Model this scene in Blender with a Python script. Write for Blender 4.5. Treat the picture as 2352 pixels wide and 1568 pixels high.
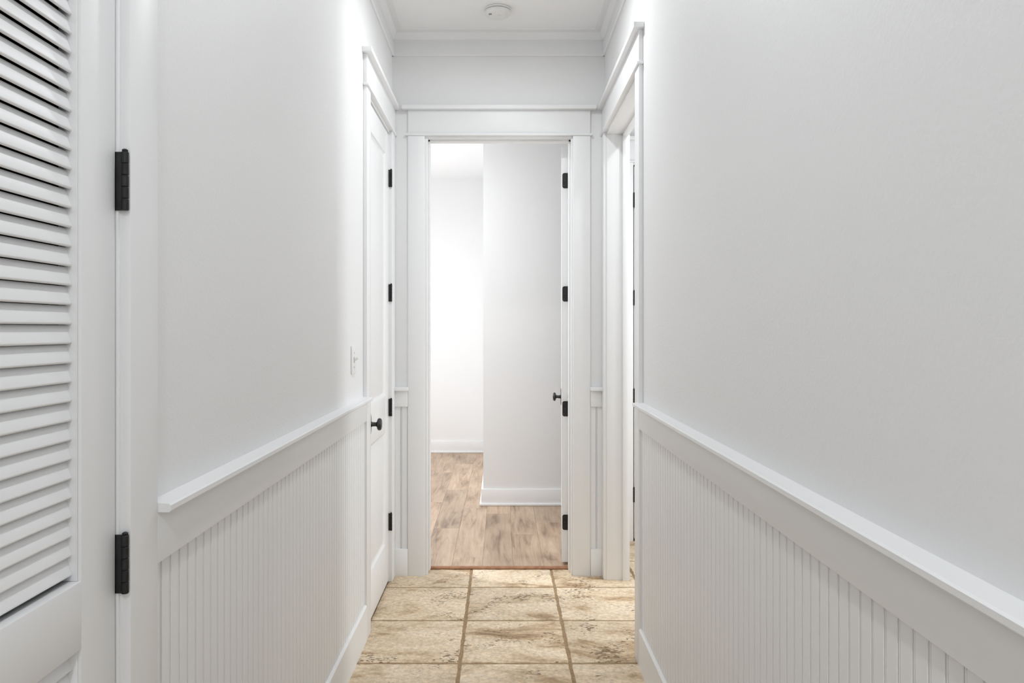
import bpy, bmesh, math, random
from mathutils import Vector, Matrix

# ------------------------------------------------------------------ clear
for o in list(bpy.data.objects):
    bpy.data.objects.remove(o, do_unlink=True)
scene = bpy.context.scene
C = scene.collection
random.seed(7)

# ------------------------------------------------------------------ camera
F, H = 1701.0, 1.388            # focal length in pixels (2352 wide), eye height
cam_d = bpy.data.cameras.new('camera')
cam = bpy.data.objects.new('camera', cam_d)
C.objects.link(cam)
cam.location = (0, 0, H)
cam.rotation_euler = (math.radians(90), 0, 0)
cam_d.sensor_width = 36
cam_d.lens = 36 * F / 2352
cam_d.shift_x = (1176 - 1153) / 2352
cam_d.shift_y = -(784 - 755) / 2352
cam_d.clip_start = 0.02
scene.camera = cam

# ------------------------------------------------------------------ world, lights, exposure
scene.view_settings.view_transform = 'Standard'
scene.view_settings.look = 'None'
scene.view_settings.gamma = 1
scene.view_settings.use_curve_mapping = False
scene.view_settings.exposure = 0.26
scene.cycles.max_bounces = 10
scene.cycles.diffuse_bounces = 5
world = bpy.data.worlds.new('world')
scene.world = world
world.use_nodes = True
wbg = world.node_tree.nodes['Background']
wbg.inputs[0].default_value = (0.95, 0.98, 1.0, 1)


def area(name, loc, rot, size, power, color=(1, 1, 1), shape='RECTANGLE', size_y=None, spread=None):
    d = bpy.data.lights.new(name, 'AREA')
    d.shape = shape
    d.size = size
    if size_y:
        d.size_y = size_y
    d.energy = power
    d.color = color
    if spread:
        d.spread = spread
    o = bpy.data.objects.new(name, d)
    C.objects.link(o)
    o.location = loc
    o.rotation_euler = rot
    return o


CEIL = 3.057
POWER = dict(hall=6.6, rear=13.5, side=5.5, end=26.0, endwin=31.0, sidewin=28.0, world=1.3, mid=5.2)
wbg.inputs[1].default_value = POWER['world']
WARM, COOL = (0.95, 0.98, 1), (0.95, 0.98, 1)
# recessed ceiling lamps and added fill lamps: x, y (the fixtures are built further down)
HALL_LAMP = (0.03, 3.15)
HALL_FILL_REAR = (0.0, -1.0)  # unseen fill lamp, added to brighten the near walls
HALL_FILL_MID = (0.0, 1.2)  # unseen fill lamp, added to even out the hall walls
SIDE_LAMP = (1.2, 3.75)
END_FILL = (-1.2, 4.8)  # unseen fill lamp, added to lift the end room's wall and ceiling
for nm, (lx, ly), key, spr in (('hall_lamp_light', HALL_LAMP, 'hall', 166), ('hall_rear_fill_light', HALL_FILL_REAR, 'rear', 170), ('hall_middle_fill_light', HALL_FILL_MID, 'mid', 170),
                               ('side_room_lamp_light', SIDE_LAMP, 'side', 150), ('end_room_fill_light', END_FILL, 'end', 170)):
    area(nm, (lx, ly, CEIL - 0.012), (0, 0, 0), 0.13, POWER[key], WARM, 'DISK', None, math.radians(spr))
# daylight in the windows of the end room and of the side room
area('end_window_daylight', (-2.33, 6.55, 1.6), (0, math.radians(-90), 0), 1.4, POWER['endwin'], COOL, 'RECTANGLE', 1.5)
area('side_window_daylight', (2.63, 3.6, 1.55), (0, math.radians(90), 0), 1.25, POWER['sidewin'], COOL, 'RECTANGLE', 0.42)

# ------------------------------------------------------------------ materials
def new_mat(name):
    m = bpy.data.materials.new(name)
    m.use_nodes = True
    nt = m.node_tree
    return m, nt, nt.nodes['Principled BSDF']


def N(nt, t, **kw):
    n = nt.nodes.new(t)
    for k, v in kw.items():
        setattr(n, k, v)
    return n


def paint(name, col, rough, bump_scale=None, bump=0.1, dist=0.001, streak=False):
    m, nt, b = new_mat(name)
    b.inputs['Base Color'].default_value = (*col, 1)
    b.inputs['Roughness'].default_value = rough
    if bump_scale:
        tc = N(nt, 'ShaderNodeTexCoord')
        mp = N(nt, 'ShaderNodeMapping')
        if streak:
            mp.inputs['Scale'].default_value = (1, 1, 0.06)
        no = N(nt, 'ShaderNodeTexNoise')
        no.inputs['Scale'].default_value = bump_scale
        no.inputs['Detail'].default_value = 3
        bp = N(nt, 'ShaderNodeBump')
        bp.inputs['Strength'].default_value = bump
        bp.inputs['Distance'].default_value = dist
        L = nt.links
        L.new(tc.outputs['Object'], mp.inputs[0])
        L.new(mp.outputs[0], no.inputs['Vector'])
        L.new(no.outputs[0], bp.inputs['Height'])
        L.new(bp.outputs[0], b.inputs['Normal'])
    return m


M = {}
M['wall'] = paint('wall_paint', (0.834, 0.836, 0.840), 0.55, 130, 0.5, 0.0012)
M['wall2'] = paint('end_room_paint', (0.838, 0.84, 0.845), 0.6, 120, 0.3, 0.001)
M['ceiling'] = paint('ceiling_paint', (0.93, 0.936, 0.945), 0.8, 90, 0.3, 0.001)
M['trim'] = paint('trim_paint', (0.842, 0.846, 0.852), 0.42, 9, 0.02, 0.001, True)
M['plastic'] = paint('white_plastic', (0.82, 0.82, 0.81), 0.4)
M['dark'] = paint('closet_shade_paint', (0.06, 0.06, 0.06), 0.9)  # near-black colour stands in for the shade inside the closets
M['slot'] = paint('slot_black', (0.02, 0.02, 0.02), 0.8)
M['steel'] = paint('screw_steel', (0.45, 0.45, 0.45), 0.4)


def metal_black(name, base, rough):
    m, nt, b = new_mat(name)
    tc = N(nt, 'ShaderNodeTexCoord')
    no = N(nt, 'ShaderNodeTexNoise')
    no.inputs['Scale'].default_value = 60
    cr = N(nt, 'ShaderNodeValToRGB')
    cr.color_ramp.elements[0].position = 0.35
    cr.color_ramp.elements[0].color = (*[c * 0.75 for c in base], 1)
    cr.color_ramp.elements[1].position = 0.75
    cr.color_ramp.elements[1].color = (*[c * 1.4 for c in base], 1)
    L = nt.links
    L.new(tc.outputs['Object'], no.inputs['Vector'])
    L.new(no.outputs[0], cr.inputs[0])
    L.new(cr.outputs[0], b.inputs['Base Color'])
    b.inputs['Metallic'].default_value = 0.3
    b.inputs['Roughness'].default_value = rough
    return m


M['black'] = metal_black('black_hinge_metal', (0.016, 0.016, 0.017), 0.45)
M['knob'] = metal_black('dark_pewter_knob', (0.035, 0.035, 0.037), 0.3)


def travertine():
    m, nt, b = new_mat('travertine')
    L = nt.links
    tc = N(nt, 'ShaderNodeTexCoord')
    oi = N(nt, 'ShaderNodeObjectInfo')
    mul = N(nt, 'ShaderNodeMath', operation='MULTIPLY')
    mul.inputs[1].default_value = 37.0
    L.new(oi.outputs['Random'], mul.inputs[0])
    add = N(nt, 'ShaderNodeVectorMath', operation='ADD')
    cmb = N(nt, 'ShaderNodeCombineXYZ')
    L.new(mul.outputs[0], cmb.inputs[0])
    L.new(mul.outputs[0], cmb.inputs[1])
    L.new(mul.outputs[0], cmb.inputs[2])
    L.new(tc.outputs['Object'], add.inputs[0])
    L.new(cmb.outputs[0], add.inputs[1])
    # broad cloudy veining, a little stretched across the hall
    mp = N(nt, 'ShaderNodeMapping')
    mp.inputs['Scale'].default_value = (3.2, 6.5, 1)
    L.new(add.outputs[0], mp.inputs[0])
    n1 = N(nt, 'ShaderNodeTexNoise')
    n1.inputs['Scale'].default_value = 1.0
    n1.inputs['Detail'].default_value = 8
    n1.inputs['Roughness'].default_value = 0.62
    n1.inputs['Distortion'].default_value = 0.6
    L.new(mp.outputs[0], n1.inputs['Vector'])
    cr = N(nt, 'ShaderNodeValToRGB')
    e = cr.color_ramp.elements
    e[0].position = 0.30
    e[0].color = (0.30, 0.19, 0.10, 1)
    e[1].position = 0.60
    e[1].color = (0.80, 0.66, 0.49, 1)
    x = e.new(0.39)
    x.color = (0.50, 0.35, 0.205, 1)
    x = e.new(0.47)
    x.color = (0.71, 0.56, 0.385, 1)
    L.new(n1.outputs[0], cr.inputs[0])
    # fine mottling
    n2 = N(nt, 'ShaderNodeTexNoise')
    n2.inputs['Scale'].default_value = 55
    n2.inputs['Detail'].default_value = 5
    n2.inputs['Roughness'].default_value = 0.7
    L.new(add.outputs[0], n2.inputs['Vector'])
    mr = N(nt, 'ShaderNodeMapRange')
    mr.inputs['From Min'].default_value = 0.3
    mr.inputs['From Max'].default_value = 0.7
    mr.inputs['To Min'].default_value = 0.70
    mr.inputs['To Max'].default_value = 1.22
    L.new(n2.outputs[0], mr.inputs['Value'])
    mixm = N(nt, 'ShaderNodeMix', data_type='RGBA', blend_type='MULTIPLY')
    mixm.inputs[0].default_value = 1
    L.new(cr.outputs[0], mixm.inputs[6])
    L.new(mr.outputs[0], mixm.inputs[7])
    # filled pits: small dark spots that cluster in places
    mp3 = N(nt, 'ShaderNodeMapping')
    mp3.inputs['Scale'].default_value = (55, 95, 1)
    L.new(add.outputs[0], mp3.inputs[0])
    n3 = N(nt, 'ShaderNodeTexNoise')
    n3.inputs['Scale'].default_value = 1
    n3.inputs['Detail'].default_value = 3
    L.new(mp3.outputs[0], n3.inputs['Vector'])
    n4 = N(nt, 'ShaderNodeTexNoise')
    n4.inputs['Scale'].default_value = 6
    n4.inputs['Detail'].default_value = 2
    L.new(add.outputs[0], n4.inputs['Vector'])
    sm = N(nt, 'ShaderNodeMath', operation='MULTIPLY')
    L.new(n3.outputs[0], sm.inputs[0])
    L.new(n4.outputs[0], sm.inputs[1])
    pr = N(nt, 'ShaderNodeMapRange')
    pr.inputs['From Min'].default_value = 0.342
    pr.inputs['From Max'].default_value = 0.40
    pr.inputs['To Max'].default_value = 0.85
    L.new(sm.outputs[0], pr.inputs['Value'])
    mixp = N(nt, 'ShaderNodeMix', data_type='RGBA')
    L.new(pr.outputs[0], mixp.inputs[0])
    L.new(mixm.outputs[2], mixp.inputs[6])
    mixp.inputs[7].default_value = (0.17, 0.10, 0.042, 1)
    # each tile slightly lighter or darker than the next
    tv = N(nt, 'ShaderNodeMapRange')
    tv.inputs['To Min'].default_value = 0.93
    tv.inputs['To Max'].default_value = 1.07
    L.new(oi.outputs['Random'], tv.inputs['Value'])
    mixt = N(nt, 'ShaderNodeMix', data_type='RGBA', blend_type='MULTIPLY')
    mixt.inputs[0].default_value = 1
    L.new(mixp.outputs[2], mixt.inputs[6])
    L.new(tv.outputs[0], mixt.inputs[7])
    L.new(mixt.outputs[2], b.inputs['Base Color'])
    b.inputs['Roughness'].default_value = 0.55
    # relief
    hs = N(nt, 'ShaderNodeMath', operation='SUBTRACT')
    L.new(n2.outputs[0], hs.inputs[0])
    L.new(pr.outputs[0], hs.inputs[1])
    bp = N(nt, 'ShaderNodeBump')
    bp.inputs['Strength'].default_value = 0.85
    bp.inputs['Distance'].default_value = 0.004
    L.new(hs.outputs[0], bp.inputs['Height'])
    L.new(bp.outputs[0], b.inputs['Normal'])
    return m


M['tile'] = travertine()


def mottled(name, c0, c1, scale, rough, bump=0.3):
    m, nt, b = new_mat(name)
    L = nt.links
    tc = N(nt, 'ShaderNodeTexCoord')
    no = N(nt, 'ShaderNodeTexNoise')
    no.inputs['Scale'].default_value = scale
    no.inputs['Detail'].default_value = 6
    L.new(tc.outputs['Object'], no.inputs['Vector'])
    cr = N(nt, 'ShaderNodeValToRGB')
    cr.color_ramp.elements[0].position = 0.35
    cr.color_ramp.elements[0].color = (*c0, 1)
    cr.color_ramp.elements[1].position = 0.68
    cr.color_ramp.elements[1].color = (*c1, 1)
    L.new(no.outputs[0], cr.inputs[0])
    L.new(cr.outputs[0], b.inputs['Base Color'])
    b.inputs['Roughness'].default_value = rough
    bp = N(nt, 'ShaderNodeBump')
    bp.inputs['Strength'].default_value = bump
    bp.inputs['Distance'].default_value = 0.002
    L.new(no.outputs[0], bp.inputs['Height'])
    L.new(bp.outputs[0], b.inputs['Normal'])
    return m


M['grout'] = mottled('tan_grout', (0.27, 0.18, 0.095), (0.38, 0.265, 0.15), 60, 0.9)
M['strip'] = mottled('reddish_wood_strip', (0.30, 0.14, 0.065), (0.42, 0.21, 0.11), 40, 0.5)


def wood():
    m, nt, b = new_mat('oak_plank')
    L = nt.links
    tc = N(nt, 'ShaderNodeTexCoord')
    oi = N(nt, 'ShaderNodeObjectInfo')
    mul = N(nt, 'ShaderNodeMath', operation='MULTIPLY')
    mul.inputs[1].default_value = 51.0
    L.new(oi.outputs['Random'], mul.inputs[0])
    cmb = N(nt, 'ShaderNodeCombineXYZ')
    L.new(mul.outputs[0], cmb.inputs[0])
    L.new(mul.outputs[0], cmb.inputs[1])
    add = N(nt, 'ShaderNodeVectorMath', operation='ADD')
    L.new(tc.outputs['Object'], add.inputs[0])
    L.new(cmb.outputs[0], add.inputs[1])
    mp = N(nt, 'ShaderNodeMapping')
    mp.inputs['Scale'].default_value = (26, 2.2, 1)
    L.new(add.outputs[0], mp.inputs[0])
    n1 = N(nt, 'ShaderNodeTexNoise')
    n1.inputs['Scale'].default_value = 1
    n1.inputs['Detail'].default_value = 8
    n1.inputs['Roughness'].default_value = 0.6
    n1.inputs['Distortion'].default_value = 1.2
    L.new(mp.outputs[0], n1.inputs['Vector'])
    mp2 = N(nt, 'ShaderNodeMapping')
    mp2.inputs['Scale'].default_value = (7, 2.2, 1)
    L.new(add.outputs[0], mp2.inputs[0])
    n2 = N(nt, 'ShaderNodeTexNoise')
    n2.inputs['Scale'].default_value = 1
    n2.inputs['Detail'].default_value = 5
    L.new(mp2.outputs[0], n2.inputs['Vector'])
    av = N(nt, 'ShaderNodeMath', operation='ADD')
    L.new(n1.outputs[0], av.inputs[0])
    L.new(n2.outputs[0], av.inputs[1])
    hv = N(nt, 'ShaderNodeMath', operation='MULTIPLY')
    hv.inputs[1].default_value = 0.5
    L.new(av.outputs[0], hv.inputs[0])
    cr = N(nt, 'ShaderNodeValToRGB')
    e = cr.color_ramp.elements
    e[0].position = 0.33
    e[0].color = (0.20, 0.125, 0.08, 1)
    e[1].position = 0.64
    e[1].color = (0.59, 0.45, 0.325, 1)
    x = e.new(0.48)
    x.color = (0.45, 0.32, 0.22, 1)
    L.new(hv.outputs[0], cr.inputs[0])
    tv = N(nt, 'ShaderNodeMapRange')
    tv.inputs['To Min'].default_value = 0.86
    tv.inputs['To Max'].default_value = 1.14
    L.new(oi.outputs['Random'], tv.inputs['Value'])
    mixt = N(nt, 'ShaderNodeMix', data_type='RGBA', blend_type='MULTIPLY')
    mixt.inputs[0].default_value = 1
    L.new(cr.outputs[0], mixt.inputs[6])
    L.new(tv.outputs[0], mixt.inputs[7])
    L.new(mixt.outputs[2], b.inputs['Base Color'])
    b.inputs['Roughness'].default_value = 0.42
    bp = N(nt, 'ShaderNodeBump')
    bp.inputs['Strength'].default_value = 0.25
    bp.inputs['Distance'].default_value = 0.001
    L.new(n1.outputs[0], bp.inputs['Height'])
    L.new(bp.outputs[0], b.inputs['Normal'])
    return m


M['wood'] = wood()



g, nt, b = new_mat('window_glass')
for n in list(nt.nodes):
    if n.type == 'BSDF_PRINCIPLED':
        nt.nodes.remove(n)
tr = N(nt, 'ShaderNodeBsdfTransparent')
gl = N(nt, 'ShaderNodeBsdfGlossy')
gl.inputs['Roughness'].default_value = 0.02
mx = N(nt, 'ShaderNodeMixShader')
mx.inputs[0].default_value = 0.06
nt.links.new(tr.outputs[0], mx.inputs[1])
nt.links.new(gl.outputs[0], mx.inputs[2])
nt.links.new(mx.outputs[0], nt.nodes['Material Output'].inputs[0])
M['glass'] = g

# ------------------------------------------------------------------ helpers
def bbox(bm, x0, x1, y0, y1, z0, z1, bevel=0.0, seg=2):
    """add an axis-aligned box (optionally with eased edges) to a bmesh"""
    t = bmesh.new()
    bmesh.ops.create_cube(t, size=1)
    sx, sy, sz = abs(x1 - x0), abs(y1 - y0), abs(z1 - z0)
    for v in t.verts:
        v.co = Vector(((x0 + x1) / 2 + v.co.x * sx, (y0 + y1) / 2 + v.co.y * sy, (z0 + z1) / 2 + v.co.z * sz))
    if bevel:
        bv = min(bevel, sx * 0.45, sy * 0.45, sz * 0.45)
        bmesh.ops.bevel(t, geom=list(t.edges), offset=bv, segments=seg, profile=0.5, affect='EDGES')
    merge(bm, t)
    return bm


def merge(bm, t):
    me = bpy.data.meshes.new('tmp')
    t.to_mesh(me)
    t.free()
    bm.from_mesh(me)
    bpy.data.meshes.remove(me)


def prism(bm, pts, axis, a, b):
    """extrude a closed 2D outline along an axis; pts are (u,v):
    axis 'y' -> (x,z), axis 'x' -> (y,z), axis 'z' -> (x,y)"""
    def P(u, v, w):
        return {'y': (u, w, v), 'x': (w, u, v), 'z': (u, v, w)}[axis]
    lo = [bm.verts.new(P(u, v, a)) for u, v in pts]
    hi = [bm.verts.new(P(u, v, b)) for u, v in pts]
    n = len(pts)
    fs = [bm.faces.new(lo), bm.faces.new(list(reversed(hi)))]
    for i in range(n):
        fs.append(bm.faces.new((lo[i], hi[i], hi[(i + 1) % n], lo[(i + 1) % n])))
    bmesh.ops.recalc_face_normals(bm, faces=fs)
    return bm


def lathe(bm, prof, origin, axis, seg=32, sx=1.0, sy=1.0):
    """revolve (radius, height) about an axis direction through origin; sx, sy squash it to an oval"""
    ax = Vector(axis).normalized()
    up = Vector((0, 0, 1)) if abs(ax.z) < 0.9 else Vector((0, 1, 0))
    a = up.cross(ax).normalized()
    c = ax.cross(a).normalized()
    rings = []
    for r, h in prof:
        ring = []
        for i in range(seg):
            t = 2 * math.pi * i / seg
            ring.append(bm.verts.new(Vector(origin) + ax * h + a * (r * sx * math.cos(t)) + c * (r * sy * math.sin(t))))
        rings.append(ring)
    fs = []
    for k in range(len(rings) - 1):
        for i in range(seg):
            j = (i + 1) % seg
            fs.append(bm.faces.new((rings[k][i], rings[k][j], rings[k + 1][j], rings[k + 1][i])))
    fs.append(bm.faces.new(list(reversed(rings[0]))))
    fs.append(bm.faces.new(rings[-1]))
    bmesh.ops.recalc_face_normals(bm, faces=fs)
    return bm


def smooth(me, deg=35):
    for p in me.polygons:
        p.use_smooth = True
    try:
        me.set_sharp_from_angle(angle=math.radians(deg))
    except Exception:
        pass


def base_of(o):
    r = Vector((0, 0, 0))
    while o is not None:
        r += o.location
        o = o.parent
    return r


def obj(name, bm, mat, parent=None, origin=None, sm=True):
    """link a bmesh whose vertices are in place as one object; origin moves the object's origin there"""
    me = bpy.data.meshes.new(name)
    bmesh.ops.remove_doubles(bm, verts=bm.verts, dist=1e-6)
    pb = base_of(parent) if parent else Vector((0, 0, 0))
    org = Vector(origin) if origin is not None else pb
    bmesh.ops.translate(bm, verts=bm.verts, vec=-org)
    bm.to_mesh(me)
    bm.free()
    if sm:
        smooth(me)
    me.materials.append(M[mat])
    o = bpy.data.objects.new(name, me)
    C.objects.link(o)
    o.parent = parent
    o.location = org - pb
    return o


def box(name, x0, x1, y0, y1, z0, z1, mat, parent=None, bevel=0.0015, origin=None):
    return obj(name, bbox(bmesh.new(), x0, x1, y0, y1, z0, z1, bevel), mat, parent, origin)


def boxes(name, lst, mat, parent=None, bevel=0.0, origin=None):
    bm = bmesh.new()
    for b in lst:
        bbox(bm, *b, bevel)
    return obj(name, bm, mat, parent, origin)


def tag(o, label, cat, group=None, kind=None):
    o['label'] = label
    o['category'] = cat
    if group:
        o['group'] = group
    if kind:
        o['kind'] = kind
    return o


def thing(name, loc, label, cat, group=None, kind=None):
    o = bpy.data.objects.new(name, None)
    o.empty_display_size = 0.1
    C.objects.link(o)
    o.location = loc
    return tag(o, label, cat, group, kind)


S = 'structure'

# ------------------------------------------------------------------ dimensions of the place (metres)
XL, XR = -0.620, 0.580          # hall walls
TH = 0.125                      # wall thickness
D = 4.180                       # end wall of the hall
TT = 0.018                      # thickness of trim boards
YB = -3.0                       # hall is open towards the rest of the house here
HEAD = 2.463                    # top of the door openings
LD0, LD1 = 0.425, 1.1955        # louvred closet door opening (left wall)
PD0, PD1 = 3.405, 4.062         # panel door opening (left wall)
RD0, RD1 = 3.142, 4.092         # open doorway (right wall)
ED0, ED1 = -0.420, 0.390        # end doorway, x range
ROOM_Y0 = D + 0.12              # end room starts
ROOM_Y1 = 8.24
ROOM_X0, ROOM_X1 = -2.25, 1.75
BLK_X, BLK_Y = -0.146, 5.78     # corner of the projecting wall in the end room
SX0, SX1, SY0, SY1 = XR + TH, 2.55, 2.3, 4.85   # side room on the right
WF = 0.012                      # wood floor level

# ------------------------------------------------------------------ structure: walls
w = boxes('wall_left', [
    (XL - TH, XL, YB, LD0 - 0.02, 0, CEIL),
    (XL - TH, XL, LD0 - 0.02, LD1 + 0.02, HEAD + 0.02, CEIL),
    (XL - TH, XL, LD1 + 0.02, PD0 - 0.02, 0, CEIL),
    (XL - TH, XL, PD0 - 0.02, PD1 + 0.02, HEAD + 0.02, CEIL),
    (XL - TH, XL, PD1 + 0.02, D + 0.12, 0, CEIL)], 'wall')
tag(w, 'white orange-peel textured hall wall on the left between louvred door and panel door', 'wall', kind=S)
wall_left = w
w = boxes('wall_right', [
    (XR, XR + TH, YB, RD0 - 0.02, 0, CEIL),
    (XR, XR + TH, RD0 - 0.02, RD1 + 0.02, HEAD + 0.02, CEIL),
    (XR, XR + TH, RD1 + 0.02, D + 0.12, 0, CEIL)], 'wall')
tag(w, 'white orange-peel textured hall wall on the right above the long wainscot', 'wall', kind=S)
wall_right = w
w = boxes('wall_end', [
    (XL, ED0 - 0.02, D, D + 0.12, 0, CEIL),
    (ED0 - 0.02, ED1 + 0.02, D, D + 0.12, HEAD + 0.02, CEIL),
    (ED1 + 0.02, XR, D, D + 0.12, 0, CEIL)], 'wall')
tag(w, 'white wall closing the hall around and above the end doorway', 'wall', kind=S)
wall_end = w

# hall ceiling
w = boxes('ceiling', [(XL - TH, XR + TH, YB, D + 0.12, CEIL, CEIL + 0.08)], 'ceiling')
tag(w, 'flat white hall ceiling carrying the smoke detector', 'ceiling', kind=S)

# end room shell
w = boxes('wall_end_room_back', [(ROOM_X0 - 0.12, BLK_X + 0.1, ROOM_Y1, ROOM_Y1 + 0.12, 0, CEIL)], 'wall2')
tag(w, 'brightly lit white far wall seen through the end doorway', 'wall', kind=S)
w = boxes('wall_end_room_corner', [(BLK_X, ROOM_X1 + 0.12, BLK_Y, ROOM_Y1 + 0.12, 0, CEIL)], 'wall2')
tag(w, 'pale grey projecting wall corner in the room behind the open end door', 'wall', kind=S)
w = boxes('wall_end_room_right', [(ROOM_X1, ROOM_X1 + 0.12, ROOM_Y0, BLK_Y, 0, CEIL)], 'wall2')
tag(w, 'white right-hand wall of the end room hidden behind the open door', 'wall', kind=S)
w = boxes('wall_end_room_front', [(ROOM_X0 - 0.12, XL - TH, D, ROOM_Y0, 0, CEIL), (XR + TH, ROOM_X1 + 0.12, SY1 + 0.12, SY1 + 0.125, 0, CEIL)], 'wall2')
tag(w, 'white wall of the end room on the hall side', 'wall', kind=S)
WY0, WY1, WZ0, WZ1 = 5.75, 7.35, 0.85, 2.35
w = boxes('wall_end_room_left', [
    (ROOM_X0 - 0.12, ROOM_X0, ROOM_Y0, WY0, 0, CEIL),
    (ROOM_X0 - 0.12, ROOM_X0, WY1, ROOM_Y1, 0, CEIL),
    (ROOM_X0 - 0.12, ROOM_X0, WY0, WY1, 0, WZ0),
    (ROOM_X0 - 0.12, ROOM_X0, WY0, WY1, WZ1, CEIL)], 'wall2')
tag(w, 'white window wall on the left of the end room', 'wall', kind=S)
w = boxes('ceiling_end_room', [(ROOM_X0 - 0.12, ROOM_X1 + 0.12, ROOM_Y0, ROOM_Y1 + 0.12, CEIL, CEIL + 0.08)], 'ceiling')
tag(w, 'white ceiling of the room behind the end doorway', 'ceiling', kind=S)

# side room shell (right)
w = boxes('wall_side_room_back', [
    (SX0, 0.86, SY1, SY1 + 0.12, 0, CEIL), (0.86, 1.58, SY1, SY1 + 0.12, HEAD, CEIL), (1.58, SX1 + 0.12, SY1, SY1 + 0.12, 0, CEIL)], 'wall')
tag(w, 'white far wall of the side room seen as a sliver through the right doorway', 'wall', kind=S)
SWY0, SWY1, SWZ0, SWZ1 = 3.36, 3.84, 0.9, 2.2
w = boxes('wall_side_room_right', [(SX1, SX1 + 0.12, SY0, SWY0, 0, CEIL), (SX1, SX1 + 0.12, SWY1, SY1, 0, CEIL),
                                   (SX1, SX1 + 0.12, SWY0, SWY1, 0, SWZ0), (SX1, SX1 + 0.12, SWY0, SWY1, SWZ1, CEIL)], 'wall')
tag(w, 'white outer wall of the side room', 'wall', kind=S)
w = boxes('wall_side_room_front', [(SX0, SX1 + 0.12, SY0 - 0.12, SY0, 0, CEIL)], 'wall')
tag(w, 'white near wall of the side room', 'wall', kind=S)
w = boxes('wall_side_room_left', [(SX0 - TH, SX0, D + 0.12, SY1 + 0.12, 0, CEIL)], 'wall')
tag(w, 'white partition between the side room and the end room', 'wall', kind=S)
w = boxes('ceiling_side_room', [(SX0, SX1 + 0.12, SY0 - 0.12, SY1 + 0.12, CEIL, CEIL + 0.08)], 'ceiling')
tag(w, 'white ceiling of the side room', 'ceiling', kind=S)

# closets behind the two left doors, their shade put into near-black paint
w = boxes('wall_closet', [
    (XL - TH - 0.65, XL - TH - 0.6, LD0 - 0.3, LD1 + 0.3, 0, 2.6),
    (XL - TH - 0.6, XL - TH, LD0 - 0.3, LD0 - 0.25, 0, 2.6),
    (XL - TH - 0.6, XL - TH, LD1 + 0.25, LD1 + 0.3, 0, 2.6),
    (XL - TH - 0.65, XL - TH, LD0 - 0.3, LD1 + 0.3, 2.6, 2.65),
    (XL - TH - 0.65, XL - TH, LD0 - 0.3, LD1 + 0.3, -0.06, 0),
    (XL - TH, XL - 0.072, LD1 + 0.002, LD1 + 0.02, 0, 2.46), (XL - TH, XL - 0.072, LD0 - 0.02, LD0 - 0.002, 0, 2.46)], 'dark')  # linings painted dark in place of jamb, so slat gaps look shaded
tag(w, 'closet interior with shade painted in near-black, glimpsed through the louvre slats', 'closet', kind=S)
w = boxes('wall_closet_panel_door', [
    (XL - TH - 0.45, XL - TH - 0.4, PD0 - 0.2, D + 0.12, 0, 2.6),
    (XL - TH - 0.4, XL - TH, PD0 - 0.2, PD0 - 0.15, 0, 2.6),
    (XL - TH - 0.45, XL - TH, PD0 - 0.2, D, 2.6, 2.65),
    (XL - TH - 0.45, XL - TH, PD0 - 0.2, D + 0.12, -0.06, 0),
    (XL - TH - 0.45, XL - TH, D + 0.07, D + 0.119, 0, 2.6)], 'dark')
tag(w, 'closet space with shade painted in near-black, shut behind the white panel door', 'closet', kind=S)

# ------------------------------------------------------------------ floor: travertine tiles on a grout bed
fl = boxes('floor', [(XL - TH, XR, YB, 4.279, -0.06, -0.0035), (XR, SX1 + 0.12, SY0 - 0.12, 4.279, -0.06, -0.0035),
                     (SX0 - TH, SX1 + 0.12, 4.279, SY1 + 0.2, -0.06, -0.0035)], 'grout')
tag(fl, 'beige travertine tile floor with tan grout joints running down the hall', 'floor', kind=S)
GX, GY = (-0.175, 0.4585), (3.078, 0.4525)
GR = 0.015


def tile(x0, x1, y0, y1):
    bm = bmesh.new()
    cx, cy = (x0 + x1) / 2, (y0 + y1) / 2
    rnd = random.Random(hash((round(cx * 100), round(cy * 100))))
    pts = []
    n = 22
    ph = [rnd.uniform(0, 6.28) for _ in range(8)]

    def jit(s, k):
        return 0.0012 * math.sin(s * 17 + ph[k]) + 0.0009 * math.sin(s * 53 + ph[k + 4]) + rnd.uniform(-0.0009, 0.0009)
    for i in range(n):
        s = i / n
        pts.append((x0 + (x1 - x0) * s, y0 + jit(s, 0)))
    for i in range(n):
        s = i / n
        pts.append((x1 + jit(s, 1), y0 + (y1 - y0) * s))
    for i in range(n):
        s = i / n
        pts.append((x1 - (x1 - x0) * s, y1 + jit(s, 2)))
    for i in range(n):
        s = i / n
        pts.append((x0 + jit(s, 3), y1 - (y1 - y0) * s))
    rings = []
    for ins, z in ((0, -0.012), (0, -0.0032), (0.0015, -0.0012), (0.005, 0.0)):
        ring = []
        for (x, y) in pts:
            dx, dy = cx - x, cy - y
            ring.append(bm.verts.new((x + ins * (1 if dx > 0 else -1) * min(1, abs(dx) / 0.1), y + ins * (1 if dy > 0 else -1) * min(1, abs(dy) / 0.1), z)))
        rings.append(ring)
    m = len(pts)
    for k in range(3):
        for i in range(m):
            j = (i + 1) % m
            bm.faces.new((rings[k][i], rings[k][j], rings[k + 1][j], rings[k + 1][i]))
    bm.faces.new(rings[-1])
    obj('tile', bm, 'tile', fl, origin=(cx, cy, 0))


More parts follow.
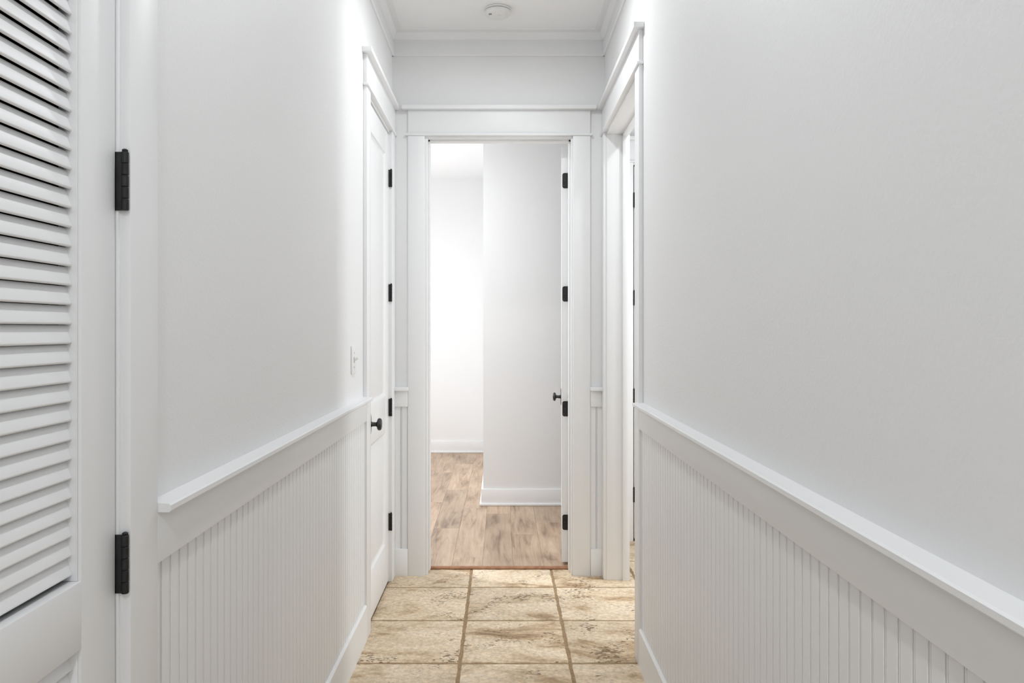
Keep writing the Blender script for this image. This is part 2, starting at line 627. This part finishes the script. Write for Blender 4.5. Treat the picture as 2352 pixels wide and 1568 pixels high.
for iy in range(-11, 4):
    ya = GY[0] + iy * GY[1] + GR / 2
    yb = GY[0] + (iy + 1) * GY[1] - GR / 2
    for ix in range(-1, 6):
        xa = GX[0] + ix * GX[1] + GR / 2
        xb = GX[0] + (ix + 1) * GX[1] - GR / 2
        hall = xa < XR
        side = xb > SX0 and yb > SY0
        if not (hall or side):
            continue
        if ix > 1 and ya < 3.0:
            continue
        y0_, y1_ = ya, yb
        if iy == 2 and xa < XR and ix <= 1:
            # last hall row is cut at the doorway strip
            y1_ = 4.276
            if ix == 1:
                tile(xa, xb, y0_, y1_)
                continue
        if iy >= 3 and ix < 2:
            continue
        if iy == 3:
            y1_ = min(yb, SY1 - 0.002)
        if y1_ - y0_ < 0.02:
            continue
        tile(xa, xb, y0_, y1_)

# wood floor of the end room: planks
fw = boxes('floor_end_room', [(ROOM_X0, SX0 - TH, 4.287, ROOM_Y1, -0.06, WF - 0.008), (SX0 - TH, ROOM_X1, SY1 + 0.125, ROOM_Y1, -0.06, WF - 0.008)], 'strip')
tag(fw, 'warm brown oak plank floor of the room behind the end doorway', 'floor', kind=S)
PW, PL = 0.178, 1.22
ix = 0
x = ROOM_X0
while x < ROOM_X1 - 0.01:
    x1 = min(x + PW, ROOM_X1)
    off = [0.0, 0.55, 0.25, 0.85, 0.4, 1.05][ix % 6]
    y = 4.292 - off
    while y < ROOM_Y1:
        ya, yb = max(y, 4.292), min(y + PL, ROOM_Y1)
        if x >= BLK_X + 0.05:
            yb = min(yb, BLK_Y + 0.01)
        if x1 > SX0 - TH:
            ya = max(ya, SY1 + 0.126)
        if yb - ya > 0.03:
            bm = bbox(bmesh.new(), x + 0.0003, x1 - 0.0003, ya + 0.0003, yb - 0.0003, WF - 0.008, WF, 0.0007, 1)
            obj('plank', bm, 'wood', fw, origin=((x + x1) / 2, (ya + yb) / 2, WF - 0.004))
        y += PL
    x = x1
    ix += 1
w = obj('trim_1', prism(bmesh.new(), [(4.277, 0.0), (4.277, 0.006), (4.283, 0.0125), (4.298, 0.0135), (4.298, 0.0)], 'x', ED0, ED1), 'strip')
tag(w, 'thin reddish wood threshold strip between travertine and oak floor', 'threshold', kind=S)

# ------------------------------------------------------------------ crown moulding
def crown(name, pts_fn, axis, a, b, label):
    # profile: flat board, cove, narrow ceiling band, as (distance from wall, height)
    prof = [(0, 2.925), (0.009, 2.925), (0.012, 2.929), (0.012, 3.008), (0.009, 3.014), (0.013, 3.017), (0.016, 3.024),
            (0.024, 3.036), (0.028, 3.046), (0.031, 3.049), (0.062, 3.052), (0.066, CEIL), (0, CEIL)]
    o = obj(name, prism(bmesh.new(), [pts_fn(d, z) for d, z in prof], axis, a, b), 'trim')
    tag(o, label, 'crown moulding', kind=S)


crown('trim_2', lambda d, z: (XL + d, z), 'y', YB, D - 0.001, 'white stepped crown moulding along the top of the left hall wall')
crown('trim_3', lambda d, z: (XR - d, z), 'y', YB, D - 0.001, 'white stepped crown moulding along the top of the right hall wall')
crown('trim_4', lambda d, z: (D - d, z), 'x', XL, XR, 'white stepped crown moulding across the end wall below the smoke detector')

# ------------------------------------------------------------------ wainscot: bead boards, frieze board, cap rail, baseboard
PITCH = 0.0382


def bead_profile():
    """(along, out) outline of one board: flat face, quirk, bead, quirk"""
    p = [(0, 0), (0, 0.006), (0.0006, 0.0075), (0.0286, 0.0075), (0.0292, 0.0066), (0.0294, 0.0022), (0.0309, 0.0020)]
    for k in range(1, 6):
        t = math.pi * k / 6
        p.append((0.03375 - 0.0028 * math.cos(t), 0.0024 + 0.0046 * math.sin(t)))
    p += [(0.0366, 0.0020), (0.0380, 0.0022), (PITCH, 0.006), (PITCH, 0)]
    return p


BZ0, BZ1 = 0.14, 0.985
bead_mesh = {}


def bead_strips(side, a, b, parent):
    """individual bead boards covering a..b along one wall"""
    key = side
    if key not in bead_mesh:
        bm = bmesh.new()
        pr = bead_profile()
        if side == 'left':
            pts = [(o_, a_) for a_, o_ in pr]
        elif side == 'right':
            pts = [(-o_, a_) for a_, o_ in pr]
        else:
            pts = [(a_, -o_) for a_, o_ in pr]
        prism(bm, pts, 'z', BZ0, BZ1)
        me = bpy.data.meshes.new('bead_board')
        bm.to_mesh(me)
        bm.free()
        me.materials.append(M['trim'])
        bead_mesh[key] = me
    pb = base_of(parent)
    k = 0
    t = a
    while t < b - 0.005:
        o = bpy.data.objects.new('bead_board', bead_mesh[key])
        C.objects.link(o)
        o.parent = parent
        wpos = {'left': (XL, t, 0), 'right': (XR, t, 0), 'end': (t, D, 0)}[side]
        o.location = Vector(wpos) - pb
        t += PITCH
        k += 1


RC0, RC1, RF0 = 1.067, 1.083, 0.977      # cap bottom, cap top, frieze-board bottom
# left wainscot
wl = thing('trim_5', (XL, 2.3, 0), 'white beadboard wainscot with cap rail on the left hall wall', 'wainscot', kind=S)
bead_strips('left', 1.2955, 3.30, wl)
box('frieze_board', XL, XL + TT, 1.2955, 3.302, RF0, RC0, 'trim', wl)
obj('cap_rail', prism(bmesh.new(), [(XL, RC0), (XL + 0.038, RC0), (XL + 0.0405, RC0 + 0.003), (XL + 0.0405, RC1 - 0.004), (XL + 0.037, RC1 - 0.001), (XL, RC1 + 0.002)], 'y', 1.296, 3.318), 'trim', wl)
# right wainscot
wr = thing('trim_6', (XR, 1.5, 0), 'long white beadboard wainscot with cap rail on the right hall wall', 'wainscot', kind=S)
bead_strips('right', -0.34, 3.044, wr)
box('frieze_board', XR - TT, XR, -1.0, 3.045, RF0, RC0, 'trim', wr)
obj('cap_rail', prism(bmesh.new(), [(XR, RC0), (XR - 0.038, RC0), (XR - 0.0405, RC0 + 0.003), (XR - 0.0405, RC1 - 0.004), (XR - 0.037, RC1 - 0.001), (XR, RC1 + 0.002)], 'y', -1.0, 3.066), 'trim', wr)
# the two narrow pieces beside the end doorway
for nm, xa, xb, lab in (('trim_7', XL + TT, -0.529, 'narrow white wainscot panel squeezed between the panel door and the end doorway'),
                        ('trim_8', 0.498, XR - TT, 'narrow white wainscot panel squeezed between the end doorway and the right doorway')):
    wn = thing(nm, ((xa + xb) / 2, D, 0), lab, 'wainscot', kind=S)
    bead_strips('end', xa, xb - 0.01, wn)
    box('frieze_board', xa, xb, D - TT, D, 0.950, 1.040, 'trim', wn)
    box('cap_rail', xa - 0.003, xb + 0.003, D - 0.042, D, 1.040, 1.061, 'trim', wn, 0.003)
    box('baseboard', xa, xb, D - TT, D, 0, 0.150, 'trim', wn)


def base_profile(z1):
    return [(0, 0), (TT, 0), (TT, z1 - 0.006), (TT - 0.005, z1), (0, z1)]


o = obj('baseboard_left', prism(bmesh.new(), [(XL + d, z) for d, z in base_profile(0.158)], 'y', 1.2955, 3.302), 'trim')
tag(o, 'white baseboard under the left beadboard', 'baseboard', kind=S)
o = obj('baseboard_right', prism(bmesh.new(), [(XR - d, z) for d, z in base_profile(0.158)], 'y', -1.0, 3.045), 'trim')
tag(o, 'white baseboard under the right beadboard', 'baseboard', kind=S)


def room_base(name, pieces, label):
    """baseboard with shoe strip; pieces = (x0,x1,y0,y1, ox, oy) wall face spans, ox/oy = outward direction"""
    t = thing(name, (pieces[0][0], pieces[0][2], 0), label, 'baseboard', kind=S)
    for (x0, x1, y0, y1, ox, oy) in pieces:
        if ox:
            box('board', min(x0, x0 + ox * 0.016), max(x0, x0 + ox * 0.016), y0, y1, WF, 0.142, 'trim', t, 0.003)
            box('shoe_strip', min(x0, x0 + ox * 0.029), max(x0, x0 + ox * 0.029), y0, y1, WF, WF + 0.02, 'trim', t, 0.005)
        else:
            box('board', x0, x1, min(y0, y0 + oy * 0.016), max(y0, y0 + oy * 0.016), WF, 0.142, 'trim', t, 0.003)
            box('shoe_strip', x0 - 0.013 if x0 > -1 else x0, x1, min(y0, y0 + oy * 0.029), max(y0, y0 + oy * 0.029), WF, WF + 0.02, 'trim', t, 0.005)


room_base('baseboard_end_room_back', [(ROOM_X0, BLK_X, ROOM_Y1, ROOM_Y1, 0, -1)], 'white baseboard along the bright far wall of the end room')
room_base('baseboard_end_room_corner', [(BLK_X - 0.016, ROOM_X1, BLK_Y, BLK_Y, 0, -1), (BLK_X, BLK_X, BLK_Y, ROOM_Y1, -1, 0)],
          'white baseboard wrapping the projecting wall corner in the end room')
room_base('baseboard_end_room_left', [(ROOM_X0, ROOM_X0, ROOM_Y0, ROOM_Y1, 1, 0)], 'white baseboard under the window of the end room')

# ------------------------------------------------------------------ door casings (craftsman heads)
CW = 0.0955                      # casing width
Z_FIL0, Z_FIL1, Z_CAP0, Z_CAP1 = 2.474, 2.486, 2.618, 2.640


def casing_side(name, wall, sgn, a, b, label, outer_a=CW, outer_b=CW, stop_at=None, cap_b=0.02, depth=TH + 0.001):
    """casing on a side wall (wall = x of its face, sgn = outward x direction) around the opening a..b in y"""
    t = thing(name, (wall, (a + b) / 2, 0), label, 'door casing', kind=S)

    def bx(nm, d0, d1, y0, y1, z0, z1, bev=0.0015):
        box(nm, min(wall + sgn * d0, wall + sgn * d1), max(wall + sgn * d0, wall + sgn * d1), y0, y1, z0, z1, 'trim', t, bev)
    r = 0.005                    # reveal
    oa, ob = a - r - outer_a, b + r + outer_b
    bx('casing_leg', 0, TT, oa, a - r, 0, Z_FIL0)
    bx('casing_leg', 0, TT, b + r, ob, 0, Z_FIL0)
    bx('head_fillet', 0, 0.027, oa - 0.008, min(ob + 0.008, D - 0.001), Z_FIL0, Z_FIL1, 0.003)
    bx('head_board', 0, TT, oa, ob, Z_FIL1, Z_CAP0)
    bx('head_cap', 0, 0.043, oa - 0.025, min(ob + 0.025, D - cap_b), Z_CAP0, Z_CAP1, 0.002)
    # jambs line the opening through the wall
    bx('jamb', -depth, 0.001, a - 0.02, a, 0, HEAD)
    bx('jamb', -depth, 0.001, b, b + 0.02, 0, HEAD)
    bx('jamb_head', -depth, 0.001, a - 0.02, b + 0.02, HEAD, HEAD + 0.02)
    if stop_at is not None:
        bx('door_stop', stop_at, stop_at - 0.03, a, a + 0.011, 0, HEAD)
        bx('door_stop', stop_at, stop_at - 0.03, b - 0.011, b, 0, HEAD)
        bx('door_stop', stop_at, stop_at - 0.03, a, b, HEAD - 0.011, HEAD)
    return t


casing_side('trim_9', XL, 1, LD0, LD1, 'white flat casing around the louvred closet door', stop_at=-0.040, depth=0.071)
casing_side('trim_10', XL, 1, PD0, PD1, 'white craftsman casing with cap around the closed panel door', outer_b=D - PD1 - 0.0055, stop_at=-0.038)
casing_side('trim_11', XR, -1, RD0, RD1, 'white craftsman casing with cap around the open doorway on the right', outer_b=D - RD1 - 0.0055, stop_at=-0.085)

# end doorway
t = thing('trim_12', ((ED0 + ED1) / 2, D, 0), 'white craftsman casing with wide capped head around the end doorway', 'door casing', kind=S)
ea, eb = -0.528, 0.4965
box('casing_leg', ea, ED0 - 0.0155, D - TT, D, 0, Z_FIL0, 'trim', t)
box('casing_leg', ED1 + 0.0095, eb, D - TT, D, 0, Z_FIL0, 'trim', t)
box('head_fillet', ea - 0.015, eb + 0.012, D - 0.027, D, Z_FIL0, Z_FIL1, 'trim', t, 0.003)
box('head_board', ea, eb, D - TT, D, Z_FIL1, Z_CAP0, 'trim', t)
box('head_cap', ea - 0.032, eb + 0.032, D - 0.045, D, Z_CAP0, Z_CAP1, 'trim', t, 0.002)
box('jamb', ED0 - 0.02, ED0, D - 0.001, ROOM_Y0 + 0.001, 0, HEAD, 'trim', t)
box('jamb', ED1, ED1 + 0.02, D - 0.001, ROOM_Y0 + 0.001, 0, HEAD, 'trim', t)
box('jamb_head', ED0 - 0.02, ED1 + 0.02, D - 0.001, ROOM_Y0 + 0.001, HEAD, HEAD + 0.02, 'trim', t)
box('door_stop', ED0, ED0 + 0.011, D + 0.035, D + 0.078, 0.014, HEAD, 'trim', t)
box('door_stop', ED1 - 0.011, ED1, D + 0.035, D + 0.078, 0.014, HEAD, 'trim', t)
box('door_stop', ED0, ED1, D + 0.035, D + 0.078, HEAD - 0.011, HEAD, 'trim', t)
for (xa, xb) in ((ED0 - 0.0155 - CW, ED0 - 0.0155 + 0.01), (ED1 + 0.006, ED1 + 0.006 + CW)):
    box('casing_leg', xa, xb, ROOM_Y0, ROOM_Y0 + TT, WF, Z_FIL0, 'trim', t)

# ------------------------------------------------------------------ hinges and knobs
def hinge(parent, px, py, z, sgn_leaf, length=0.0945, r=0.0058, leaf=None):
    """butt hinge: five knuckles on a vertical pin at (px,py), leaf plate given as a box (x0,x1,y0,y1)"""
    bm = bmesh.new()
    n = 5
    seg = length / n
    for k in range(n):
        z0 = z - length / 2 + k * seg
        lathe(bm, [(r * 0.85, 0.0002), (r, 0.0012), (r, seg - 0.0012), (r * 0.85, seg - 0.0002)], (px, py, z0), (0, 0, 1), 18)
    h = obj('hinge', bm, 'black', parent, origin=(px, py, z))
    if leaf:
        box('hinge_leaf', leaf[0], leaf[1], leaf[2], leaf[3], z - length / 2, z + length / 2, 'black', h, 0.0006)
    bm = bmesh.new()
    lathe(bm, [(r * 0.62, 0), (r * 0.8, 0.001), (r * 0.8, 0.003), (r * 0.4, 0.0046)], (px, py, z + length / 2), (0, 0, 1), 16)
    obj('pin_head', bm, 'black', h)
    return h


KNOB = [(0.0125, 0.0), (0.0125, 0.006), (0.0105, 0.010), (0.0098, 0.026), (0.0125, 0.031), (0.0245, 0.0345), (0.0282, 0.038),
        (0.0290, 0.043), (0.0278, 0.048), (0.0240, 0.0515), (0.0232, 0.0507), (0.0190, 0.0524), (0.0182, 0.0516), (0.010, 0.0535), (0.003, 0.054)]


def knob(parent, origin, axis, plate_w=0.033, plate_h=0.056):
    k = obj('door_knob', lathe(bmesh.new(), KNOB, Vector(origin) + Vector(axis) * 0.004, axis, 36), 'knob', parent, origin=origin)
    bm = bmesh.new()
    lathe(bm, [(1.0, 0.0), (1.0, 0.0022), (0.93, 0.0042), (0.85, 0.0048)], origin, axis, 44, plate_w, plate_h)
    obj('backplate', bm, 'knob', k)
    return k


# ------------------------------------------------------------------ door_1: louvred closet door
FX = XL - 0.002                  # its face
DT = 0.035
d1 = thing('door_1', (FX - DT / 2, LD1 - 0.003, 0.012), 'white louvred closet door with black hinges at the near left', 'door', kind=S)
ly0, ly1 = LD0 + 0.004, LD1 - 0.004
ST = 0.0962
s0, s1 = ly0 + ST, ly1 - ST
box('stile', FX - DT, FX, ly0, s0, 0.012, 2.452, 'trim', d1, 0.002)
box('stile', FX - DT, FX, s1, ly1, 0.012, 2.452, 'trim', d1, 0.002)
MR0, MR1, BR, TR = 0.914, 1.0155, 0.24, 2.335
for z0, z1 in ((0.012, BR), (MR0, MR1), (TR, 2.452)):
    box('rail', FX - DT, FX, s0 - 0.001, s1 + 0.001, z0, z1, 'trim', d1, 0.002)
# thin sticking bead lining each louvre opening
for za, zb in ((BR, MR0), (MR1, TR)):
    bm = bmesh.new()
    for ya, yb in ((s0, s0 + 0.003), (s1 - 0.003, s1)):
        bbox(bm, FX - 0.030, FX - 0.005, ya, yb, za, zb, 0.0012)
    obj('louvre_bead', bm, 'trim', d1)
SP, SW, SH, STK = 0.0285, 0.0080, 0.0228, 0.0054
RECESS = 0.0120
# slat cross-section: rounded lower front edge, leaning back and up
ln = math.hypot(SW, SH)
ux, uz = -SW / ln, SH / ln       # direction up the slat
nx, nz = SH / ln, SW / ln        # outward normal of its face
pts = []
hw = STK / 2
for k in range(7):
    a_ = math.pi * k / 6
    # front/lower end, from back face round to front face
    pts.append((-nx * hw * math.cos(a_) - ux * hw * math.sin(a_) * 1.0, -nz * hw * math.cos(a_) - uz * hw * math.sin(a_)))
for k in range(5):
    a_ = math.pi * k / 4
    pts.append((ux * ln + nx * hw * math.cos(a_) + ux * hw * math.sin(a_), uz * ln + nz * hw * math.cos(a_) + uz * hw * math.sin(a_)))
bm = bmesh.new()
prism(bm, pts, 'y', -(s1 - s0) / 2 + 0.0015, (s1 - s0) / 2 - 0.0015)
slat_me = bpy.data.meshes.new('louvre_slat')
bm.to_mesh(slat_me)
bm.free()
smooth(slat_me, 40)
slat_me.materials.append(M['trim'])


def slat(z):
    o = bpy.data.objects.new('louvre_slat', slat_me)
    C.objects.link(o)
    o.parent = d1
    o.location = Vector((FX - RECESS - 0.003, (s0 + s1) / 2, z)) - base_of(d1)


k = 0
z = 1.0265
while z + SH < TR + 0.012:
    slat(z)
    z += SP
z = 0.8860
while z > BR + 0.006:
    slat(z)
    z -= SP
for hz in (2.244, 1.626, 1.009, 0.392):
    hinge(d1, -0.6075, 1.1935, hz, 1, leaf=(-0.640, -0.607, 1.1928, 1.1952))

# ------------------------------------------------------------------ door_2: two-panel door on the left
def raised_panel(bm, fx, sgn, y0, y1, z0, z1):
    """recessed flat panel with sloping sticking; adds a frame of bevels and the panel field (fx = face, sgn outward)"""
    def ring(ins, d):
        return [bm.verts.new((fx + sgn * d, y, z)) for y, z in ((y0 + ins, z0 + ins), (y1 - ins, z0 + ins), (y1 - ins, z1 - ins), (y0 + ins, z1 - ins))]
    rings = [ring(0, 0), ring(0.004, -0.004), ring(0.018, -0.011), ring(0.022, -0.011), ring(0.040, -0.005)]
    fs = []
    for k in range(len(rings) - 1):
        for i in range(4):
            j = (i + 1) % 4
            fs.append(bm.faces.new((rings[k][i], rings[k][j], rings[k + 1][j], rings[k + 1][i])))
    fs.append(bm.faces.new(rings[-1]))
    bmesh.ops.recalc_face_normals(bm, faces=fs)
    for f in fs:
        f.normal_update()
        if f.normal.x * sgn < 0:
            f.normal_flip()


d2 = thing('door_2', (FX - DT / 2, (PD0 + PD1) / 2, 0.012), 'closed white two-panel door with dark round knob on the left', 'door', kind=S)
py0, py1 = PD0 + 0.003, PD1 - 0.003
pa, pb_ = 3.512, 3.945
for ya, yb in ((py0, pa), (pb_, py1)):
    box('stile', FX - DT, FX, ya, yb, 0.012, 2.452, 'trim', d2, 0.0008)
for za, zb in ((0.012, 0.235), (0.838, 1.028), (2.325, 2.452)):
    box('rail', FX - DT, FX, pa, pb_, za, zb, 'trim', d2, 0.0004)
for za, zb in ((0.235, 0.838), (1.028, 2.325)):
    bm = bmesh.new()
    raised_panel(bm, FX, 1, pa, pb_, za, zb)
    bbox(bm, FX - DT, FX - 0.014, pa, pb_, za, zb)
    obj('door_panel', bm, 'trim', d2)
for hz in (2.213, 1.585, 0.957, 0.330):
    hinge(d2, -0.6075, PD1 - 0.0015, hz, 1, leaf=(-0.640, -0.607, PD1 - 0.0012, PD1 + 0.0012))
knob(d2, (FX, 3.478, 0.940), (1, 0, 0))

# ------------------------------------------------------------------ door_3: end door standing open into the room
d3 = thing('door_3', (0.3895, 4.307, 0.0), 'white door standing open edge-on in the end doorway with black hinges', 'door', kind=S)
ANG = math.atan(0.0775)
DW = 0.80


def d3part(name, bm, mat, parent=None):
    """vertices given in the door's own frame: origin at the hinge pin, +y along the door, +x hall side"""
    o = obj(name, bm, mat, None)
    o.parent = parent or d3
    return o


# slab frame + panels, both faces
x1_, x0_ = -0.0065, -0.0065 - 0.036
for ya, yb in ((0.006, 0.11), (DW - 0.104, DW)):
    d3part('stile', bbox(bmesh.new(), x0_, x1_, ya, yb, 0.030, 2.450, 0.0012), 'trim')
for za, zb in ((0.030, 0.25), (0.838, 1.028), (2.325, 2.450)):
    d3part('rail', bbox(bmesh.new(), x0_, x1_, 0.11, DW - 0.104, za, zb, 0.0004), 'trim')
for za, zb in ((0.25, 0.838), (1.028, 2.325)):
    bm = bmesh.new()
    raised_panel(bm, x1_, 1, 0.11, DW - 0.104, za, zb)
    raised_panel(bm, x0_, -1, 0.11, DW - 0.104, za, zb)
    d3part('door_panel', bm, 'trim')
for hz in (2.251, 1.5915, 0.923, 0.262):
    bm = bmesh.new()
    n, ln_, r = 5, 0.089, 0.0055
    for k in range(n):
        lathe(bm, [(r * 0.8, 0.0003), (r, 0.0012), (r, ln_ / n - 0.0012), (r * 0.8, ln_ / n - 0.0003)], (0, 0, hz - ln_ / 2 + k * ln_ / n), (0, 0, 1), 16)
    hg = d3part('hinge', bm, 'black')
    # round-cornered leaf screwed to the door edge
    bm = bmesh.new()
    rr = 0.012
    xa, xb = -0.038, -0.0035
    za, zb = hz - ln_ / 2, hz + ln_ / 2
    pts = [(xb, za), (xb, zb)]
    for k in range(7):
        a_ = math.pi / 2 + (math.pi / 2) * k / 6
        pts.append((xa + rr + rr * math.cos(a_), zb - rr + rr * math.sin(a_)))
    for k in range(7):
        a_ = math.pi + (math.pi / 2) * k / 6
        pts.append((xa + rr + rr * math.cos(a_), za + rr + rr * math.sin(a_)))
    prism(bm, pts, 'y', 0.0040, 0.0064)
    d3part('hinge_leaf', bm, 'black', hg)
    for (sx_, sz_) in ((-0.030, 0.030), (-0.022, 0.0), (-0.030, -0.030)):
        bm = bmesh.new()
        lathe(bm, [(0.0036, 0), (0.0034, 0.0006), (0.0018, 0.0010)], (sx_, 0.0040, hz + sz_), (0, -1, 0), 12)
        d3part('screw', bm, 'knob', hg)
    bm = bmesh.new()
    lathe(bm, [(0.003, 0), (0.0046, 0.001), (0.0046, 0.003), (0.002, 0.0045)], (0, 0, hz + ln_ / 2), (0, 0, 1), 12)
    d3part('pin_head', bm, 'black', hg)
for xx, ax in ((x0_, (-1, 0, 0)), (x1_, (1, 0, 0))):
    kn = d3part('door_knob', lathe(bmesh.new(), KNOB, Vector((xx, DW - 0.065, 0.926)) + Vector(ax) * 0.004, ax, 32), 'knob')
    bm = bmesh.new()
    lathe(bm, [(1.0, 0.0), (1.0, 0.0022), (0.93, 0.0042), (0.85, 0.0048)], (xx, DW - 0.065, 0.926), ax, 36, 0.033, 0.056)
    d3part('backplate', bm, 'knob', kn)
d3.rotation_euler = (0, 0, -ANG)
# jamb-side leaves of the end door hinges belong to the casing
for hz in (2.251, 1.5915, 0.923, 0.262):
    box('hinge_leaf', ED1 - 0.001, ED1 + 0.001, 4.268, 4.301, hz - 0.0445, hz + 0.0445, 'black', t, 0.0005)

# ------------------------------------------------------------------ door_4: closed door in the side room, glimpsed through the doorway
d4 = thing('door_4', (1.22, SY1 + 0.02, 0.0), 'closed white door with black hinges glimpsed through the right doorway', 'door', kind=S)
box('slab', 0.8665, 1.577, SY1 + 0.002, SY1 + 0.037, 0.014, 2.452, 'trim', d4)
for hz in (2.229, 1.590, 0.947, 0.302):
    hinge(d4, 0.8635, SY1 - 0.004, hz, 1, leaf=(0.8622, 0.8648, SY1 - 0.004, SY1 + 0.03))
knob(d4, (1.50, SY1 + 0.002, 0.94), (0, -1, 0))
t = thing('trim_13', (1.22, SY1, 0), 'white casing around the closed door in the side room', 'door casing', kind=S)
box('casing_leg', 0.765, 0.855, SY1 - TT, SY1, 0, Z_FIL0, 'trim', t)
box('casing_leg', 1.585, 1.68, SY1 - TT, SY1, 0, Z_FIL0, 'trim', t)
box('head_fillet', 0.757, 1.69, SY1 - 0.027, SY1, Z_FIL0, Z_FIL1, 'trim', t, 0.003)
box('head_board', 0.765, 1.68, SY1 - TT, SY1, Z_FIL1, Z_CAP0, 'trim', t)
box('head_cap', 0.735, 1.705, SY1 - 0.045, SY1, Z_CAP0, Z_CAP1, 'trim', t, 0.002)

# ------------------------------------------------------------------ window_1 in the end room (outside the picture, gives its daylight)
t = thing('window_1', (ROOM_X0 - 0.06, (WY0 + WY1) / 2, WZ0), 'white framed window lighting the end room', 'window', kind=S)
for (y0, y1, z0, z1) in ((WY0, WY0 + 0.05, WZ0, WZ1), (WY1 - 0.05, WY1, WZ0, WZ1), (WY0, WY1, WZ0, WZ0 + 0.05), (WY0, WY1, WZ1 - 0.05, WZ1),
                         (WY0, WY1, (WZ0 + WZ1) / 2 - 0.02, (WZ0 + WZ1) / 2 + 0.02)):
    box('window_frame', ROOM_X0 - 0.07, ROOM_X0 - 0.03, y0, y1, z0, z1, 'trim', t)
box('pane', ROOM_X0 - 0.052, ROOM_X0 - 0.048, WY0 + 0.04, WY1 - 0.04, WZ0 + 0.04, WZ1 - 0.04, 'glass', t, 0)
box('window_sill', ROOM_X0 - 0.02, ROOM_X0 + 0.05, WY0 - 0.05, WY1 + 0.05, WZ0 - 0.03, WZ0, 'trim', t, 0.003)

t = thing('window_2', (SX1 + 0.06, (SWY0 + SWY1) / 2, SWZ0), 'narrow white framed window lighting the side room', 'window', kind=S)
for (y0, y1, z0, z1) in ((SWY0, SWY0 + 0.03, SWZ0, SWZ1), (SWY1 - 0.03, SWY1, SWZ0, SWZ1), (SWY0, SWY1, SWZ0, SWZ0 + 0.03), (SWY0, SWY1, SWZ1 - 0.03, SWZ1)):
    box('window_frame', SX1 + 0.03, SX1 + 0.07, y0, y1, z0, z1, 'trim', t)
box('pane', SX1 + 0.048, SX1 + 0.052, SWY0 + 0.02, SWY1 - 0.02, SWZ0 + 0.02, SWZ1 - 0.02, 'glass', t, 0)

# ------------------------------------------------------------------ smoke detector
SDX, SDY = -0.023, 3.868
t = thing('smoke_detector', (SDX, SDY, CEIL), 'round white smoke detector on the hall ceiling', 'smoke detector')
obj('mounting_base', lathe(bmesh.new(), [(0.066, 0), (0.069, 0.002), (0.069, 0.009), (0.067, 0.0105), (0.062, 0.0105)], (SDX, SDY, CEIL), (0, 0, -1), 64), 'plastic', t)
hs = obj('housing', lathe(bmesh.new(), [(0.060, 0.0105), (0.060, 0.013), (0.0675, 0.014), (0.0685, 0.017), (0.066, 0.026), (0.059, 0.034), (0.050, 0.0375), (0.047, 0.0372), (0.046, 0.0382), (0.030, 0.039), (0.004, 0.0392)],
               (SDX, SDY, CEIL), (0, 0, -1), 64), 'plastic', t)
obj('test_button', lathe(bmesh.new(), [(0.011, 0.0390), (0.011, 0.0405), (0.009, 0.0412), (0.002, 0.0413)], (SDX + 0.012, SDY - 0.012, CEIL), (0, 0, -1), 28), 'plastic', hs)
for k in range(3):
    box('sound_slot', SDX - 0.0445 + k * 0.0052, SDX - 0.0418 + k * 0.0052, SDY - 0.036, SDY - 0.020, CEIL - 0.0390, CEIL - 0.0375, 'slot', hs, 0.0004)

# ------------------------------------------------------------------ light switch
SY, SZ = 3.072, 1.259
t = thing('light_switch', (XL, SY, SZ), 'white toggle light switch plate on the left wall beside the panel door', 'light switch')
obj('plate', bbox(bmesh.new(), XL, XL + 0.0065, SY - 0.035, SY + 0.035, SZ - 0.0585, SZ + 0.0585, 0.003, 3), 'plastic', t)
bm = bmesh.new()
bbox(bm, XL + 0.006, XL + 0.0075, SY - 0.0055, SY + 0.0055, SZ - 0.012, SZ + 0.012, 0.0005)
obj('toggle_slot', bm, 'steel', t)
bm = bbox(bmesh.new(), -0.002, 0.019, -0.0042, 0.0042, -0.0052, 0.0052, 0.0015)
bmesh.ops.rotate(bm, verts=bm.verts, cent=(0, 0, 0), matrix=Matrix.Rotation(math.radians(-25), 3, 'Y'))
bmesh.ops.translate(bm, verts=bm.verts, vec=(XL + 0.0065, SY, SZ))
obj('toggle', bm, 'plastic', t)
for dz in (-0.030, 0.030):
    obj('screw', lathe(bmesh.new(), [(0.0032, 0), (0.0030, 0.0010), (0.0015, 0.0014)], (XL + 0.0065, SY, SZ + dz), (1, 0, 0), 14), 'steel', t)

# ------------------------------------------------------------------ recessed lamps and added fill lamps (all just outside the picture)
for (lx, ly), lab, key in ((HALL_LAMP, 'round recessed ceiling lamp above the far half of the hall', 'hall'),
                           (HALL_FILL_REAR, 'added round recessed fill lamp above the near end of the hall', 'rear'),
                           (HALL_FILL_MID, 'added round recessed fill lamp above the middle of the hall', 'mid'),
                           (SIDE_LAMP, 'round recessed ceiling lamp in the side room', 'side'),
                           (END_FILL, 'added round recessed fill lamp in the end room', 'end')):
    rr = 0.075
    t = thing('recessed_lamp', (lx, ly, CEIL), lab, 'ceiling lamp')
    obj('trim_ring', lathe(bmesh.new(), [(rr + 0.012, 0), (rr + 0.012, 0.003), (rr, 0.005), (rr - 0.004, 0.004), (rr - 0.004, 0)], (lx, ly, CEIL), (0, 0, -1), 40), 'plastic', t)
    m, nt_, b_ = new_mat('lamp_diffuser_' + key)
    b_.inputs['Base Color'].default_value = (0.9, 0.9, 0.9, 1)
    b_.inputs['Emission Color'].default_value = (*WARM, 1)
    b_.inputs['Emission Strength'].default_value = 0.25 * POWER[key]
    M['lamp_' + key] = m
    obj('diffuser', lathe(bmesh.new(), [(rr - 0.005, 0.0005), (rr - 0.005, 0.003), (rr * 0.5, 0.004), (0.002, 0.0045)], (lx, ly, CEIL), (0, 0, -1), 40), 'lamp_' + key, t)
